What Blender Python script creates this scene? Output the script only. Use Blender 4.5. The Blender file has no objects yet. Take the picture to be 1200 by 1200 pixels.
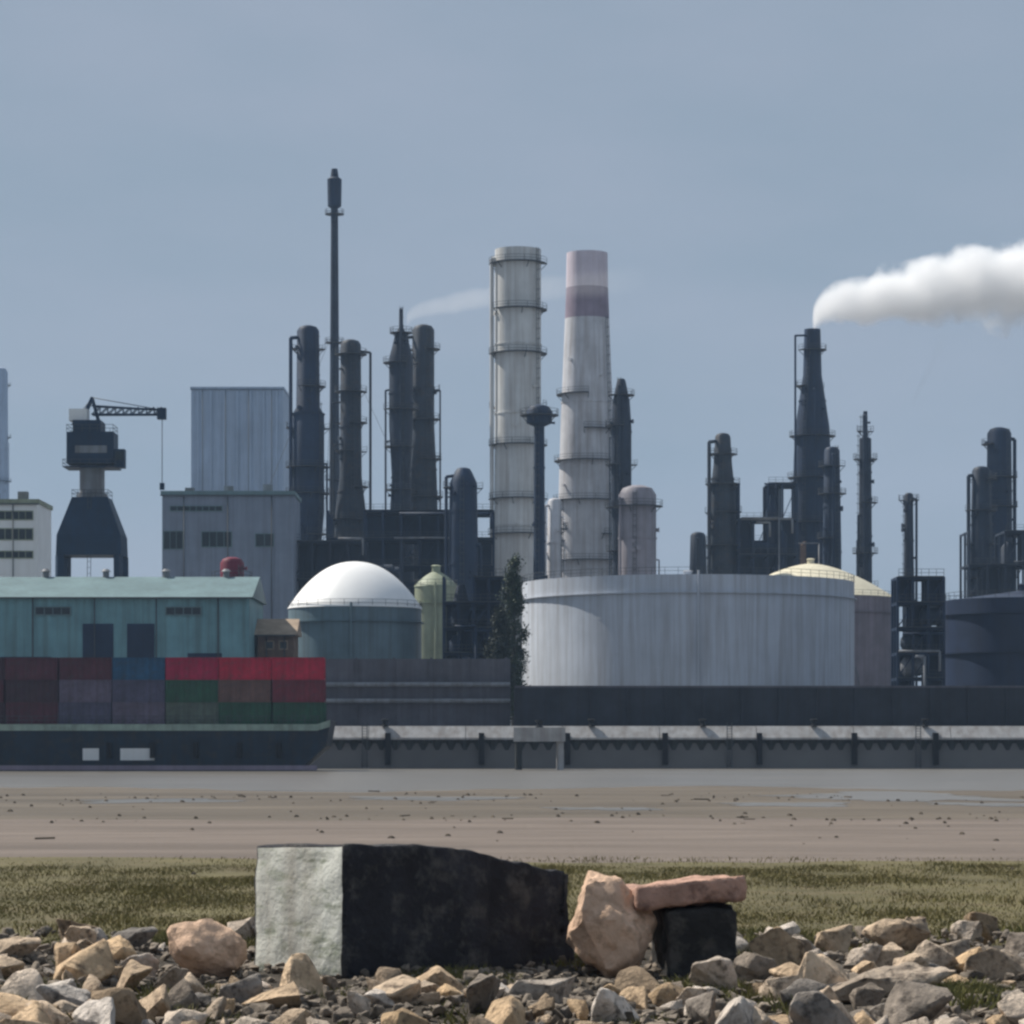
import bpy, bmesh, math, random
from mathutils import Vector, Matrix, noise as mnoise
R = math.radians
random.seed(11)
SC = bpy.context.scene
COL = SC.collection
F = 3403.0          # focal length in photo pixels (1200 wide)
EYE = 3.2
HOR = 870.0
LAND = 5.3          # level of the industrial land behind the quay
def X(px, D): return (px-600.0)*D/F
def Z(py, D): return EYE+(HOR-py)*D/F
def S(n, D): return n*D/F

# ------------------------------------------------------------------ mesh helper
class MB:
    def __init__(s): s.bm = bmesh.new()
    def box(s, x0, x1, y0, y1, z0, z1, rot=None):
        vs = [Vector((x, y, z)) for x in (x0, x1) for y in (y0, y1) for z in (z0, z1)]
        if rot is not None: vs = [rot @ v for v in vs]
        v = [s.bm.verts.new(p) for p in vs]
        for f in ((0,1,3,2),(4,6,7,5),(0,4,5,1),(2,3,7,6),(0,2,6,4),(1,5,7,3)):
            s.bm.faces.new([v[i] for i in f])
        return s
    def bar(s, a, b, w, h=None):
        a, b = Vector(a), Vector(b); d = b-a; L = d.length
        if L < 1e-6: return s
        h = h or w
        q = d.to_track_quat('X', 'Z').to_matrix().to_4x4(); q.translation = a
        return s.box(0, L, -w/2, w/2, -h/2, h/2, q)
    def tube(s, a, b, r0, r1=None, n=12, caps=True):
        a, b = Vector(a), Vector(b); d = b-a
        if r1 is None: r1 = r0
        q = d.to_track_quat('Z', 'Y').to_matrix()
        A, B = [], []
        for i in range(n):
            t = 2*math.pi*i/n; c = Vector((math.cos(t), math.sin(t), 0))
            A.append(s.bm.verts.new(a+q@(c*r0))); B.append(s.bm.verts.new(b+q@(c*r1)))
        for i in range(n):
            f = s.bm.faces.new((A[i], A[(i+1)%n], B[(i+1)%n], B[i])); f.smooth = True
        if caps:
            s.bm.faces.new(A[::-1]); s.bm.faces.new(B)
        return s
    def lathe(s, prof, n=32, cx=0, cy=0, sharp=40):
        rings = []
        for (z, r) in prof:
            r = max(r, .001)
            rings.append([s.bm.verts.new((cx+r*math.cos(2*math.pi*i/n), cy+r*math.sin(2*math.pi*i/n), z)) for i in range(n)])
        for k in range(len(rings)-1):
            for i in range(n):
                f = s.bm.faces.new((rings[k][i], rings[k][(i+1)%n], rings[k+1][(i+1)%n], rings[k+1][i])); f.smooth = True
        s.bm.faces.new(rings[0][::-1]); s.bm.faces.new(rings[-1])
        return s
    def ring(s, z, r0, r1, t, n=28, a0=0, a1=360, cx=0, cy=0):
        m = max(3, int(n*(a1-a0)/360)); full = (a1-a0) >= 360
        pts = []
        for i in range(m+(0 if full else 1)):
            a = R(a0+(a1-a0)*i/m); c, d = math.cos(a), math.sin(a)
            pts.append([s.bm.verts.new((cx+r*c, cy+r*d, zz)) for (r, zz) in ((r0, z), (r1, z), (r1, z+t), (r0, z+t))])
        N = len(pts)
        for i in range(N if full else N-1):
            p, q = pts[i], pts[(i+1)%N]
            for k in range(4): s.bm.faces.new((p[k], q[k], q[(k+1)%4], p[(k+1)%4]))
        if not full:
            s.bm.faces.new(pts[0]); s.bm.faces.new(pts[-1][::-1])
        return s
    def quad(s, pts):
        s.bm.faces.new([s.bm.verts.new(p) for p in pts]); return s
    def build(s, name, m, parent=None, loc=None):
        bmesh.ops.recalc_face_normals(s.bm, faces=s.bm.faces[:])
        for e in s.bm.edges:
            if len(e.link_faces) == 2 and e.link_faces[0].normal.angle(e.link_faces[1].normal, 0) > R(38): e.smooth = False
        me = bpy.data.meshes.new(name); s.bm.to_mesh(me); s.bm.free()
        ms = m if isinstance(m, (list, tuple)) else [m]
        for k in ms: me.materials.append(k)
        o = bpy.data.objects.new(name, me); COL.objects.link(o)
        if parent: o.parent = parent
        if loc is not None: o.location = loc
        return o
def tag(o, label, cat, group=None, kind=None):
    if label: o['label'] = label
    if cat: o['category'] = cat
    if group: o['group'] = group
    if kind: o['kind'] = kind
    return o
def thing(name, label, cat, loc, rz=0, group=None):
    o = bpy.data.objects.new(name, None); COL.objects.link(o); o.empty_display_size = .5
    o.location = loc; o.rotation_euler = (0, 0, rz)
    return tag(o, label, cat, group)
def struct(name, mb, m):
    o = mb.build(name, m); o['kind'] = 'structure'; return o

# ------------------------------------------------------------------ materials
def mat(name, col, rough=.75, metal=0.0, var=.3, scale=.6, streak=0.0, bump=0.0, bscale=6.0, rnd=0.0, tint=None, mp=None):
    m = bpy.data.materials.new(name); m.use_nodes = True
    nt = m.node_tree; N = nt.nodes; L = nt.links
    b = N['Principled BSDF']; b.inputs['Roughness'].default_value = rough; b.inputs['Metallic'].default_value = metal
    b.inputs['Specular IOR Level'].default_value = .3
    tc = N.new('ShaderNodeTexCoord')
    def nz(sc, det=6, mp=None):
        t = N.new('ShaderNodeTexNoise'); t.inputs['Scale'].default_value = sc; t.inputs['Detail'].default_value = det; t.inputs['Roughness'].default_value = .62
        if mp:
            k = N.new('ShaderNodeMapping'); k.inputs['Scale'].default_value = mp; L.new(tc.outputs['Object'], k.inputs['Vector']); L.new(k.outputs['Vector'], t.inputs['Vector'])
        else: L.new(tc.outputs['Object'], t.inputs['Vector'])
        return t
    def mixc(mode, fac, a, bb):
        x = N.new('ShaderNodeMix'); x.data_type = 'RGBA'; x.blend_type = mode
        if isinstance(fac, float): x.inputs['Factor'].default_value = fac
        else: L.new(fac, x.inputs['Factor'])
        for sock, v in ((x.inputs['A'], a), (x.inputs['B'], bb)):
            if isinstance(v, tuple): sock.default_value = (*v, 1)
            else: L.new(v, sock)
        return x.outputs['Result']
    t = nz(scale, 8, mp)
    cr = N.new('ShaderNodeMapRange'); cr.inputs['From Min'].default_value = .3; cr.inputs['From Max'].default_value = .7
    L.new(t.outputs['Fac'], cr.inputs['Value'])
    dark = tuple(c*(1-var) for c in col); lite = tuple(min(.9, c*(1+var)) for c in col)
    c = mixc('MIX', cr.outputs['Result'], dark, lite)
    if tint:
        t2 = nz(scale*2.7, 8, mp)
        k2 = N.new('ShaderNodeMapRange'); k2.inputs['From Min'].default_value = .5; k2.inputs['From Max'].default_value = .66
        L.new(t2.outputs['Fac'], k2.inputs['Value'])
        c = mixc('MIX', k2.outputs['Result'], c, tint)
    if streak:
        t3 = nz(1.0, 5, (1.3, 1.3, .05))
        k3 = N.new('ShaderNodeMapRange'); k3.inputs['From Min'].default_value = .42; k3.inputs['From Max'].default_value = .72
        k3.inputs['To Max'].default_value = streak
        L.new(t3.outputs['Fac'], k3.inputs['Value'])
        c = mixc('MIX', k3.outputs['Result'], c, (col[0]*.42+.01, col[1]*.34+.006, col[2]*.28+.004))
    if rnd:
        oi = N.new('ShaderNodeObjectInfo')
        h = N.new('ShaderNodeHueSaturation'); L.new(c, h.inputs['Color'])
        mr = N.new('ShaderNodeMapRange'); mr.inputs['To Min'].default_value = 1-rnd; mr.inputs['To Max'].default_value = 1+rnd
        L.new(oi.outputs['Random'], mr.inputs['Value']); L.new(mr.outputs['Result'], h.inputs['Value'])
        mu = N.new('ShaderNodeMath'); mu.operation = 'MULTIPLY'; mu.inputs[1].default_value = 7.31
        fr = N.new('ShaderNodeMath'); fr.operation = 'FRACT'
        L.new(oi.outputs['Random'], mu.inputs[0]); L.new(mu.outputs[0], fr.inputs[0])
        mr2 = N.new('ShaderNodeMapRange'); mr2.inputs['To Min'].default_value = .5; mr2.inputs['To Max'].default_value = 1.5
        L.new(fr.outputs[0], mr2.inputs['Value']); L.new(mr2.outputs['Result'], h.inputs['Saturation'])
        c = h.outputs['Color']
    L.new(c, b.inputs['Base Color'])
    if bump:
        t4 = nz(bscale, 8); bp = N.new('ShaderNodeBump'); bp.inputs['Strength'].default_value = bump; bp.inputs['Distance'].default_value = .08
        L.new(t4.outputs['Fac'], bp.inputs['Height']); L.new(bp.outputs['Normal'], b.inputs['Normal'])
    return m

M = {}
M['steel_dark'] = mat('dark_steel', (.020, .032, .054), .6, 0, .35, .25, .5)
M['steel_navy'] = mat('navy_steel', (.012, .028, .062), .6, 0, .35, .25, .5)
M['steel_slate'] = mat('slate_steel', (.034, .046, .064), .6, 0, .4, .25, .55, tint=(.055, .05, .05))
M['steel_grey'] = mat('grey_steel', (.20, .21, .225), .6, 0, .25, .3, .6)
M['steel_rail'] = mat('rail_steel', (.06, .065, .07), .6, 0, .2, .5)
M['clad_beige'] = mat('beige_cladding', (.62, .62, .60), .55, 0, .15, .15, .55)
M['clad_grey'] = mat('grey_cladding', (.56, .56, .58), .55, 0, .18, .2, .55)
M['clad_purple'] = mat('mauve_grey_cladding', (.26, .245, .27), .6, 0, .2, .2, .5)
M['clad_blue'] = mat('blue_grey_cladding', (.34, .42, .53), .7, 0, .12, .1, .35)
M['white_bright'] = mat('gleaming_white_paint', (.86, .85, .83), .4, 0, .04, .2, .05)
M['white'] = mat('white_paint', (.78, .78, .76), .5, 0, .06, .2, .12)
M['tank_white'] = mat('tank_paint', (.47, .505, .56), .85, 0, .2, .06, .5)
M['tank_teal'] = mat('tank_teal', (.13, .19, .22), .55, 0, .2, .2, .5)
M['cream'] = mat('cream_paint', (.66, .61, .46), .5, 0, .1, .2, .3)
M['tank_brown'] = mat('tank_brown', (.20, .17, .19), .6, 0, .25, .2, .5)
M['tank_green'] = mat('tank_green', (.27, .30, .21), .6, 0, .25, .2, .5)
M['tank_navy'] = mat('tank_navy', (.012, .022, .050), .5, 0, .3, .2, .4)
M['teal'] = mat('teal_sheeting', (.16, .31, .34), .6, 0, .25, .15, .6)
M['teal_roof'] = mat('teal_roof', (.13, .20, .21), .6, 0, .2, .2, .3)
M['pale_wall'] = mat('pale_render', (.20, .235, .295), .8, 0, .15, .2, .4)
M['glass'] = mat('dark_glass', (.02, .028, .032), .15, 0, .2, 1)
M['brick'] = mat('brown_brick', (.16, .105, .075), .85, 0, .3, .8, .3)
M['tile'] = mat('tan_roof', (.33, .25, .18), .85, 0, .25, .6)
M['red'] = mat('red_paint', (.17, .014, .035), .55, 0, .25, .3, .4)
M['bandred'] = mat('band_mauve_paint', (.27, .22, .27), .6, 0, .2, .3, .3)
M['bandwhite'] = mat('band_white_paint', (.60, .53, .58), .6, 0, .1, .3, .3)
M['crane'] = mat('crane_blue', (.008, .028, .060), .5, 0, .3, .3, .3)
M['hull'] = mat('hull_navy', (.007, .020, .036), .5, 0, .4, .3, .6, tint=(.03, .028, .03))
M['gunwale'] = mat('gunwale_paint', (.28, .36, .30), .6, 0, .25, .6, .5)
M['concrete_dark'] = mat('stained_concrete', (.034, .038, .048), .9, 0, .35, .25, .5, .3, 2)
M['concrete_wall'] = mat('grey_concrete', (.11, .108, .125), .9, 0, .3, .25, .5, .3, 2)
M['concrete'] = mat('concrete', (.42, .41, .40), .9, 0, .25, .5, .6, .3, 3)
M['piling'] = mat('sheet_piling', (.032, .036, .034), .85, 0, .45, .4, .5)
M['tideweed'] = mat('tide_weed', (.020, .026, .014), .7, 0, .5, .8)
M['rubber'] = mat('rubber', (.015, .015, .016), .9, 0, .3, 1)
M['block_shade'] = mat('shade_dark_concrete', (.030, .030, .036), .85, 0, .5, 1.3, .4, .9, 9, tint=(.10, .095, .09))  # shade of the block's sides mixed into the concrete colour
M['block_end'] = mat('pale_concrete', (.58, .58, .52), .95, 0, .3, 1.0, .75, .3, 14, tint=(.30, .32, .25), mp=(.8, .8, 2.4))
M['stone'] = mat('stone', (.47, .375, .285), .92, 0, .4, 2.0, 0, .9, 9, rnd=.55, tint=(.14, .11, .085))
M['cobble'] = mat('cobble_stone', (.20, .165, .13), .92, 0, .55, 3.5, 0, .6, 9, tint=(.07, .058, .045))
M['sandstone'] = mat('sandstone', (.66, .45, .315), .92, 0, .3, 1.5, 0, .9, 6, tint=(.42, .28, .19))
M['redstone'] = mat('redstone', (.46, .28, .21), .92, 0, .3, 1.5, 0, .9, 6, tint=(.22, .13, .10))
M['darkstone'] = mat('darkstone', (.035, .033, .032), .9, 0, .4, 1.2, 0, .9, 8, tint=(.10, .09, .08))
M['blue_plastic'] = mat('blue_plastic', (.01, .08, .22), .4, 0, .2, 2)
M['bark'] = mat('bark', (.06, .05, .04), .9, 0, .3, 2)
M['leaf'] = mat('leaf', (.035, .05, .025), .7, 0, .45, 1.2, rnd=.2)
M['grass'] = mat('grass', (.155, .134, .046), .8, 0, .25, .35, tint=(.185, .145, .06))
M['weed'] = mat('weed', (.13, .125, .04), .8, 0, .35, .8, tint=(.19, .165, .065))
M['grass_soil'] = mat('grass_soil', (.105, .090, .040), .95, 0, .35, .25, 0, .6, 3, tint=(.12, .095, .05))
M['gravel'] = mat('rubble_soil', (.045, .036, .027), .95, 0, .45, 1.5, 0, 1, 8, tint=(.07, .06, .045))
M['sand'] = mat('sand', (.150, .121, .101), .95, 0, .30, 1.0, 0, 1, 3, tint=(.12, .096, .078), mp=(.05, .22, 1))
M['mud'] = mat('mud', (.102, .083, .062), .8, 0, .38, 1.0, 0, 1, 2, tint=(.07, .055, .038), mp=(.03, .11, 1))
M['wrack'] = mat('wrack', (.11, .088, .066), .9, 0, .5, .4)
M['land'] = mat('yard_ground', (.13, .125, .12), .95, 0, .25, .05)

def water_mat():
    m = bpy.data.materials.new('silty_water'); m.use_nodes = True
    nt = m.node_tree; N = nt.nodes; L = nt.links; b = N['Principled BSDF']
    t0 = N.new('ShaderNodeTexNoise'); m0 = N.new('ShaderNodeMapping'); c0 = N.new('ShaderNodeTexCoord'); m0.inputs['Scale'].default_value = (.03, .12, 1); t0.inputs['Scale'].default_value = 1.0; t0.inputs['Detail'].default_value = 5
    x0 = N.new('ShaderNodeMix'); x0.data_type = 'RGBA'; x0.inputs['A'].default_value = (.07, .066, .058, 1); x0.inputs['B'].default_value = (.20, .18, .155, 1)
    L.new(c0.outputs['Object'], m0.inputs['Vector']); L.new(m0.outputs['Vector'], t0.inputs['Vector']); L.new(t0.outputs['Fac'], x0.inputs['Factor']); L.new(x0.outputs['Result'], b.inputs['Base Color']); b.inputs['Roughness'].default_value = .3
    b.inputs['Specular IOR Level'].default_value = .25
    tc = N.new('ShaderNodeTexCoord'); mp = N.new('ShaderNodeMapping'); mp.inputs['Scale'].default_value = (.35, 1.0, 1)
    t = N.new('ShaderNodeTexNoise'); t.inputs['Scale'].default_value = 1.2; t.inputs['Detail'].default_value = 6
    bp = N.new('ShaderNodeBump'); bp.inputs['Strength'].default_value = .9; bp.inputs['Distance'].default_value = .25
    L.new(tc.outputs['Object'], mp.inputs['Vector']); L.new(mp.outputs['Vector'], t.inputs['Vector'])
    L.new(t.outputs['Fac'], bp.inputs['Height']); L.new(bp.outputs['Normal'], b.inputs['Normal'])
    return m
M['water'] = water_mat()

# ------------------------------------------------------------------ world, sun, camera
SUN_EL, SUN_AZ = R(50), R(-59)            # azimuth measured from +Y, negative = left
sd = Vector((math.sin(SUN_AZ)*math.cos(SUN_EL), math.cos(SUN_AZ)*math.cos(SUN_EL), math.sin(SUN_EL)))
w = bpy.data.worlds.new('World'); SC.world = w; w.use_nodes = True
nt = w.node_tree; N = nt.nodes; L = nt.links
bg = N['Background']; bg.inputs['Strength'].default_value = .1
sky = N.new('ShaderNodeTexSky'); sky.sky_type = 'NISHITA'; sky.sun_disc = False
sky.sun_elevation = SUN_EL; sky.sun_rotation = SUN_AZ
sky.air_density = 1.0; sky.dust_density = 2.0; sky.ozone_density = 2.0
tc = N.new('ShaderNodeTexCoord'); mp = N.new('ShaderNodeMapping'); mp.inputs['Scale'].default_value = (1.4, 1.4, 4)
nz = N.new('ShaderNodeTexNoise'); nz.inputs['Scale'].default_value = 4.5; nz.inputs['Detail'].default_value = 5
L.new(tc.outputs['Generated'], mp.inputs['Vector']); L.new(mp.outputs['Vector'], nz.inputs['Vector'])
mr = N.new('ShaderNodeMapRange'); mr.inputs['From Min'].default_value = .35; mr.inputs['From Max'].default_value = .7
L.new(nz.outputs['Fac'], mr.inputs['Value'])
veil = N.new('ShaderNodeMix'); veil.data_type = 'RGBA'       # thin high overcast: two greys of cloud veil
veil.inputs['A'].default_value = (2.26, 2.84, 3.52, 1); veil.inputs['B'].default_value = (2.70, 3.14, 3.86, 1)
L.new(mr.outputs['Result'], veil.inputs['Factor'])
mx = N.new('ShaderNodeMix'); mx.data_type = 'RGBA'; mx.inputs['Factor'].default_value = .92
L.new(sky.outputs['Color'], mx.inputs['A']); L.new(veil.outputs['Result'], mx.inputs['B'])
L.new(mx.outputs['Result'], bg.inputs['Color'])

sl = bpy.data.lights.new('sun', 'SUN'); sl.energy = 5.0; sl.angle = R(.5); sl.color = (1, .95, .87)
so = bpy.data.objects.new('sun', sl); COL.objects.link(so)
so.rotation_euler = sd.to_track_quat('Z', 'Y').to_euler()
cd = bpy.data.cameras.new('camera'); co = bpy.data.objects.new('camera', cd); COL.objects.link(co)
co.location = (0, 0, EYE); co.rotation_euler = (R(90), 0, 0)
cd.sensor_width = 36; cd.lens = 36*F/1200; cd.shift_y = (HOR-600)/1200
cd.clip_start = .5; cd.clip_end = 9000
SC.camera = co
SC.view_settings.view_transform = 'Standard'; SC.view_settings.look = 'None'
SC.view_settings.exposure = .28; SC.view_settings.gamma = 1
cy = SC.cycles; cy.use_denoising = True; cy.max_bounces = 10; cy.filter_width = 2.6; cy.volume_bounces = 9; cy.volume_step_rate = 1.0
SC.render.engine = 'CYCLES'

# ------------------------------------------------------------------ ground
def strip(profile, x0, x1, nx=2, wob=0, seed=0):
    """sheet following a (y, z) profile; first and last edge wobble"""
    mb = MB(); rows = []
    for k, (y, z) in enumerate(profile):
        r = []
        for i in range(nx+1):
            x = x0+(x1-x0)*i/nx
            yy = y+(mnoise.noise(Vector((x*.05+seed, k*3.7, seed)))*wob + mnoise.noise(Vector((x*.31+seed, k*3.7, 4.0)))*wob*.25 if wob else 0)
            r.append(mb.bm.verts.new((x, yy, z)))
        rows.append(r)
    for a, b in zip(rows, rows[1:]):
        for i in range(nx): mb.bm.faces.new((a[i], a[i+1], b[i+1], b[i]))
    return mb
struct('ground', strip([(-150, 0), (185, 0), (215, -1.6), (364.0, -1.6), (366.2, LAND), (2500, LAND)], -2400, 2400), M['land'])
struct('water', strip([(186, -.10), (366.0, -.10)], -1500, 1500, 2), M['water'])
struct('mudflat', strip([(108, .005), (200, .005)], -160, 160, 320, 24, 1.0), M['mud'])
struct('sand', strip([(66, .010), (122, .010)], -120, 120, 320, 7, 5.0), M['sand'])
struct('grass_bank', strip([(40, .015), (79.5, .015)], -60, 60, 240, 4.5, 9.0), M['grass_soil'])
def rub_z(x, y): return .03+.22*(mnoise.noise(Vector((x*.35, y*.35, 2.2)))+.3)
mb = MB(); rows = []
for j in range(60):
    y = 18+j*27.5/59; rows.append([mb.bm.verts.new((x, y, max(.02, rub_z(x, y)) if j < 56 else .0)) for x in [-18+36*i/70 for i in range(71)]])
for a, b in zip(rows, rows[1:]):
    for i in range(70):
        f = mb.bm.faces.new((a[i], a[i+1], b[i+1], b[i])); f.smooth = True
struct('rubble_ground', mb, M['gravel'])

def pool(cx, cy_, hx, hy, seed):
    mb = MB(); n = 60; vs = []
    for i in range(n):
        a_ = 2*math.pi*i/n; k = 1+.7*mnoise.noise(Vector((math.cos(a_)*1.6+seed, math.sin(a_)*1.6, seed)))+.25*mnoise.noise(Vector((math.cos(a_)*6+seed, math.sin(a_)*6, seed)))
        vs.append(mb.bm.verts.new((cx+hx*k*math.cos(a_), cy_+hy*k*math.sin(a_), .016)))
    mb.bm.faces.new(vs); struct('tide_pool', mb, M['water'])
for i, (px_, y_, wx, wy) in enumerate(((1060, 172, 6.5, 13), (930, 150, 3.5, 5), (1150, 150, 3, 4), (180, 158, 4, 5), (500, 165, 5, 6), (700, 140, 2.5, 3))): pool(X(px_, y_), y_, wx, wy, 3.3*i)
# grass blades
def blades(n, region, hmin, hmax, seed):
    rn = random.Random(seed); mb = MB(); k = 0
    while k < n:
        x, y, d = region(rn)
        if d < rn.random(): continue
        k += 1
        h = rn.uniform(hmin, hmax)*(.6+.8*mnoise.noise(Vector((x*.5, y*.25, 0)))+.3)
        if h < .03: continue
        a = rn.uniform(0, 6.28); wd = rn.uniform(.007, .018); lx, ly = rn.gauss(0, .35)*h, rn.gauss(0, .35)*h
        cx, sx = math.cos(a)*wd, math.sin(a)*wd
        p = [(x-cx, y-sx, .0), (x+cx, y+sx, .0), (x+cx*.6+lx*.4, y+sx*.6+ly*.4, h*.6), (x+lx, y+ly, h)]
        v = [mb.bm.verts.new(q) for q in p]
        mb.bm.faces.new((v[0], v[1], v[2])); mb.bm.faces.new((v[0], v[2], v[3]))
    return mb
def reg_bank(rn):
    y = rn.uniform(41, 80); x = rn.uniform(-.26*y, .26*y)
    return x, y, min(1, max(.12, .55+1.3*mnoise.noise(Vector((x*.22, y*.09, 3)))+.5*mnoise.noise(Vector((x*.9, y*.4, 8)))))*(1 if y < 75+5*mnoise.noise(Vector((x*.12, 1, 1))) else .12)
tag(blades(165000, reg_bank, .03, .11, 3).build('grass', M['grass']), 'short olive grass along the bank behind the rubble', 'grass', kind='stuff')
def reg_tuft(rn):
    y = rn.uniform(31, 48); x = rn.uniform(-.26*y, .26*y)
    return x, y, max(0, mnoise.noise(Vector((x*.6, y*.3, 7)))*2.4-.2)*(1.4 if x < -4 else 1)
tag(blades(46000, reg_tuft, .10, .26, 4).build('weeds', M['weed']), 'tufts of dry yellow green weeds between the rubble stones', 'weeds', kind='stuff')

mb = MB(); rn = random.Random(21)
for k in range(420):
    y = rn.choice((rn.uniform(70, 185), rn.gauss(122, 4), rn.gauss(165, 9))); x = rn.uniform(-.2*y, .2*y)
    if mnoise.noise(Vector((x*.12, y*.05, 1))) < -.05 and rn.random() < .8: continue
    s = rn.uniform(.03, .10)*(1+y/200); a_ = rn.uniform(0, 6.28)
    if rn.random() < .06: mb.bar((x, y, s*.3), (x+math.cos(a_)*s*5, y+math.sin(a_)*s*5, s*.35), s*.4)
    else:
        c = [Vector((x+math.cos(a_+q*1.57)*s*rn.uniform(.6, 1.2), y+math.sin(a_+q*1.57)*s*rn.uniform(.6, 1.2), 0)) for q in range(4)]; tp = Vector((x, y, s*.8))
        for q in range(4): mb.quad([c[q], c[(q+1) % 4], (c[(q+1) % 4]+tp)*.5+Vector((0, 0, s*.2)), tp])
tag(mb.build('beach_debris', M['wrack']), 'scattered stones, driftwood and seaweed along the tide lines of the sand', 'beach debris', kind='stuff')
# ------------------------------------------------------------------ rocks
def rock_mesh(name, seed, mt, sx=1, sy=1, sz=.7, npts=16, bev=.05, rough=.05, sub=2):
    rn = random.Random(seed); bm = bmesh.new()
    for _ in range(npts):
        v = Vector((rn.gauss(0, 1), rn.gauss(0, 1), rn.gauss(0, 1))).normalized()*rn.uniform(.42, .55)
        bm.verts.new((v.x*sx, v.y*sy, v.z*sz))
    r = bmesh.ops.convex_hull(bm, input=bm.verts[:])
    bmesh.ops.delete(bm, geom=list({g for g in r['geom_interior']+r['geom_unused'] if isinstance(g, bmesh.types.BMVert)}), context='VERTS')
    return finish_rock(bm, name, mt, bev, rough, sub, seed)
def finish_rock(bm, name, mt, bev, rough, sub, seed):
    bmesh.ops.bevel(bm, geom=bm.edges[:], offset=bev, segments=1, affect='EDGES', profile=.6, clamp_overlap=True)
    bmesh.ops.triangulate(bm, faces=bm.faces[:])
    for _ in range(sub):
        es = [e for e in bm.edges if e.calc_length() > .09]
        if es: bmesh.ops.subdivide_edges(bm, edges=es, cuts=1, use_grid_fill=False)
        bmesh.ops.triangulate(bm, faces=bm.faces[:])
    bm.normal_update()
    for v in bm.verts:
        p = v.co+Vector((seed*3.1, 0, 0))
        v.co += v.normal*rough*(mnoise.noise(p*2.2)+.55*mnoise.noise(p*5.5)+.3*mnoise.noise(p*12))
    bmesh.ops.recalc_face_normals(bm, faces=bm.faces[:])
    for f in bm.faces: f.smooth = True
    bm.normal_update()
    for e in bm.edges:
        if len(e.link_faces) == 2 and e.link_faces[0].normal.angle(e.link_faces[1].normal, 0) > R(32): e.smooth = False
    me = bpy.data.meshes.new(name); bm.to_mesh(me); bm.free(); me.materials.append(mt); return me
PROT = []
for i in range(14):
    rn = random.Random(100+i)
    flat = i % 5 == 4
    PROT.append(rock_mesh('boulder', 200+i, M['stone'], rn.uniform(.85, 1.3), rn.uniform(.7, 1.05), .45 if flat else rn.uniform(.6, .95), rn.choice((8, 9, 11)), .02, .045, 2))
COBB = [rock_mesh('cobble', 300+i, M['stone'], 1, .85, .7, 9, .03, .04, 1) for i in range(5)]
# big blocks first: footprints kept clear of boulders (x0, x1, y0, y1)
KEEP = [(-3.75, .95, 37.0, 42.2), (.7, 3.2, 38.0, 41.0), (-4.8, -3.6, 38.0, 39.6), (4.4, 6.2, 34.3, 35.7), (3.2, 4.0, 36.4, 37.4), (4.7, 5.9, 39.4, 40.8)]
placed = []
def clear(x, y, r):
    for (a, b, c, d) in KEEP:
        if a-r*.45 < x < b+r*.45 and c-r*.45 < y < d+r*.45: return False
    return all((x-p)**2+(y-q)**2 > (.50*(r+s))**2 for p, q, s in placed)
rn = random.Random(77); boulders = []
tries = 0
while len(boulders) < 290 and tries < 40000:
    tries += 1
    y = 29.5+rn.random()**1.1*16.5; x = rn.uniform(-.185*y, .185*y)
    if x < -5.0 and y > 43 and rn.random() < .75: continue
    if y > 43.5 and rn.random() < .6: continue
    s = rn.choice((.30, .36, .42, .48, .55, .66, .8)) * (1.0 if rn.random() < .9 else 1.35)
    if not clear(x, y, s*.5): continue
    placed.append((x, y, s*.5)); boulders.append((x, y, s))
tints = ['pale grey', 'tan']
for i, (x, y, s) in enumerate(boulders):
    o = bpy.data.objects.new('boulder', PROT[i % len(PROT)]); COL.objects.link(o)
    o.scale = (s, s, s); o.rotation_euler = (rn.gauss(0, .3), rn.gauss(0, .3), rn.uniform(0, 6.28))
    o.location = (x, y, rub_z(x, y)+s*.17)
    tag(o, 'rough grey brown boulder lying loose among the shore rubble', 'boulder', 'loose boulders of the shore rubble')
# cobbles: uncountable fill between the boulders
mb = MB(); rn = random.Random(5)
for k in range(8200):
    y = 29+rn.random()**1.1*17; x = rn.uniform(-.29*y, .29*y); s = rn.choice((rn.uniform(.06, .16), rn.uniform(.12, .3)))
    if abs(x) > .188*y and rn.random() < .3: s = rn.uniform(.3, .7)
    m4 = Matrix.Translation((x, y, rub_z(x, y)+s*.2)) @ Matrix.Rotation(rn.uniform(0, 6.28), 4, 'Z') @ Matrix.Rotation(rn.gauss(0, .4), 4, 'X') @ Matrix.Scale(s, 4)
    n0 = len(mb.bm.verts); mb.bm.from_mesh(rn.choice(COBB)); mb.bm.verts.ensure_lookup_table()
    for v in mb.bm.verts[n0:]: v.co = m4 @ v.co
tag(mb.build('cobbles', M['cobble']), 'small loose stones filling the gaps between the boulders', 'stones', kind='stuff')

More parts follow.
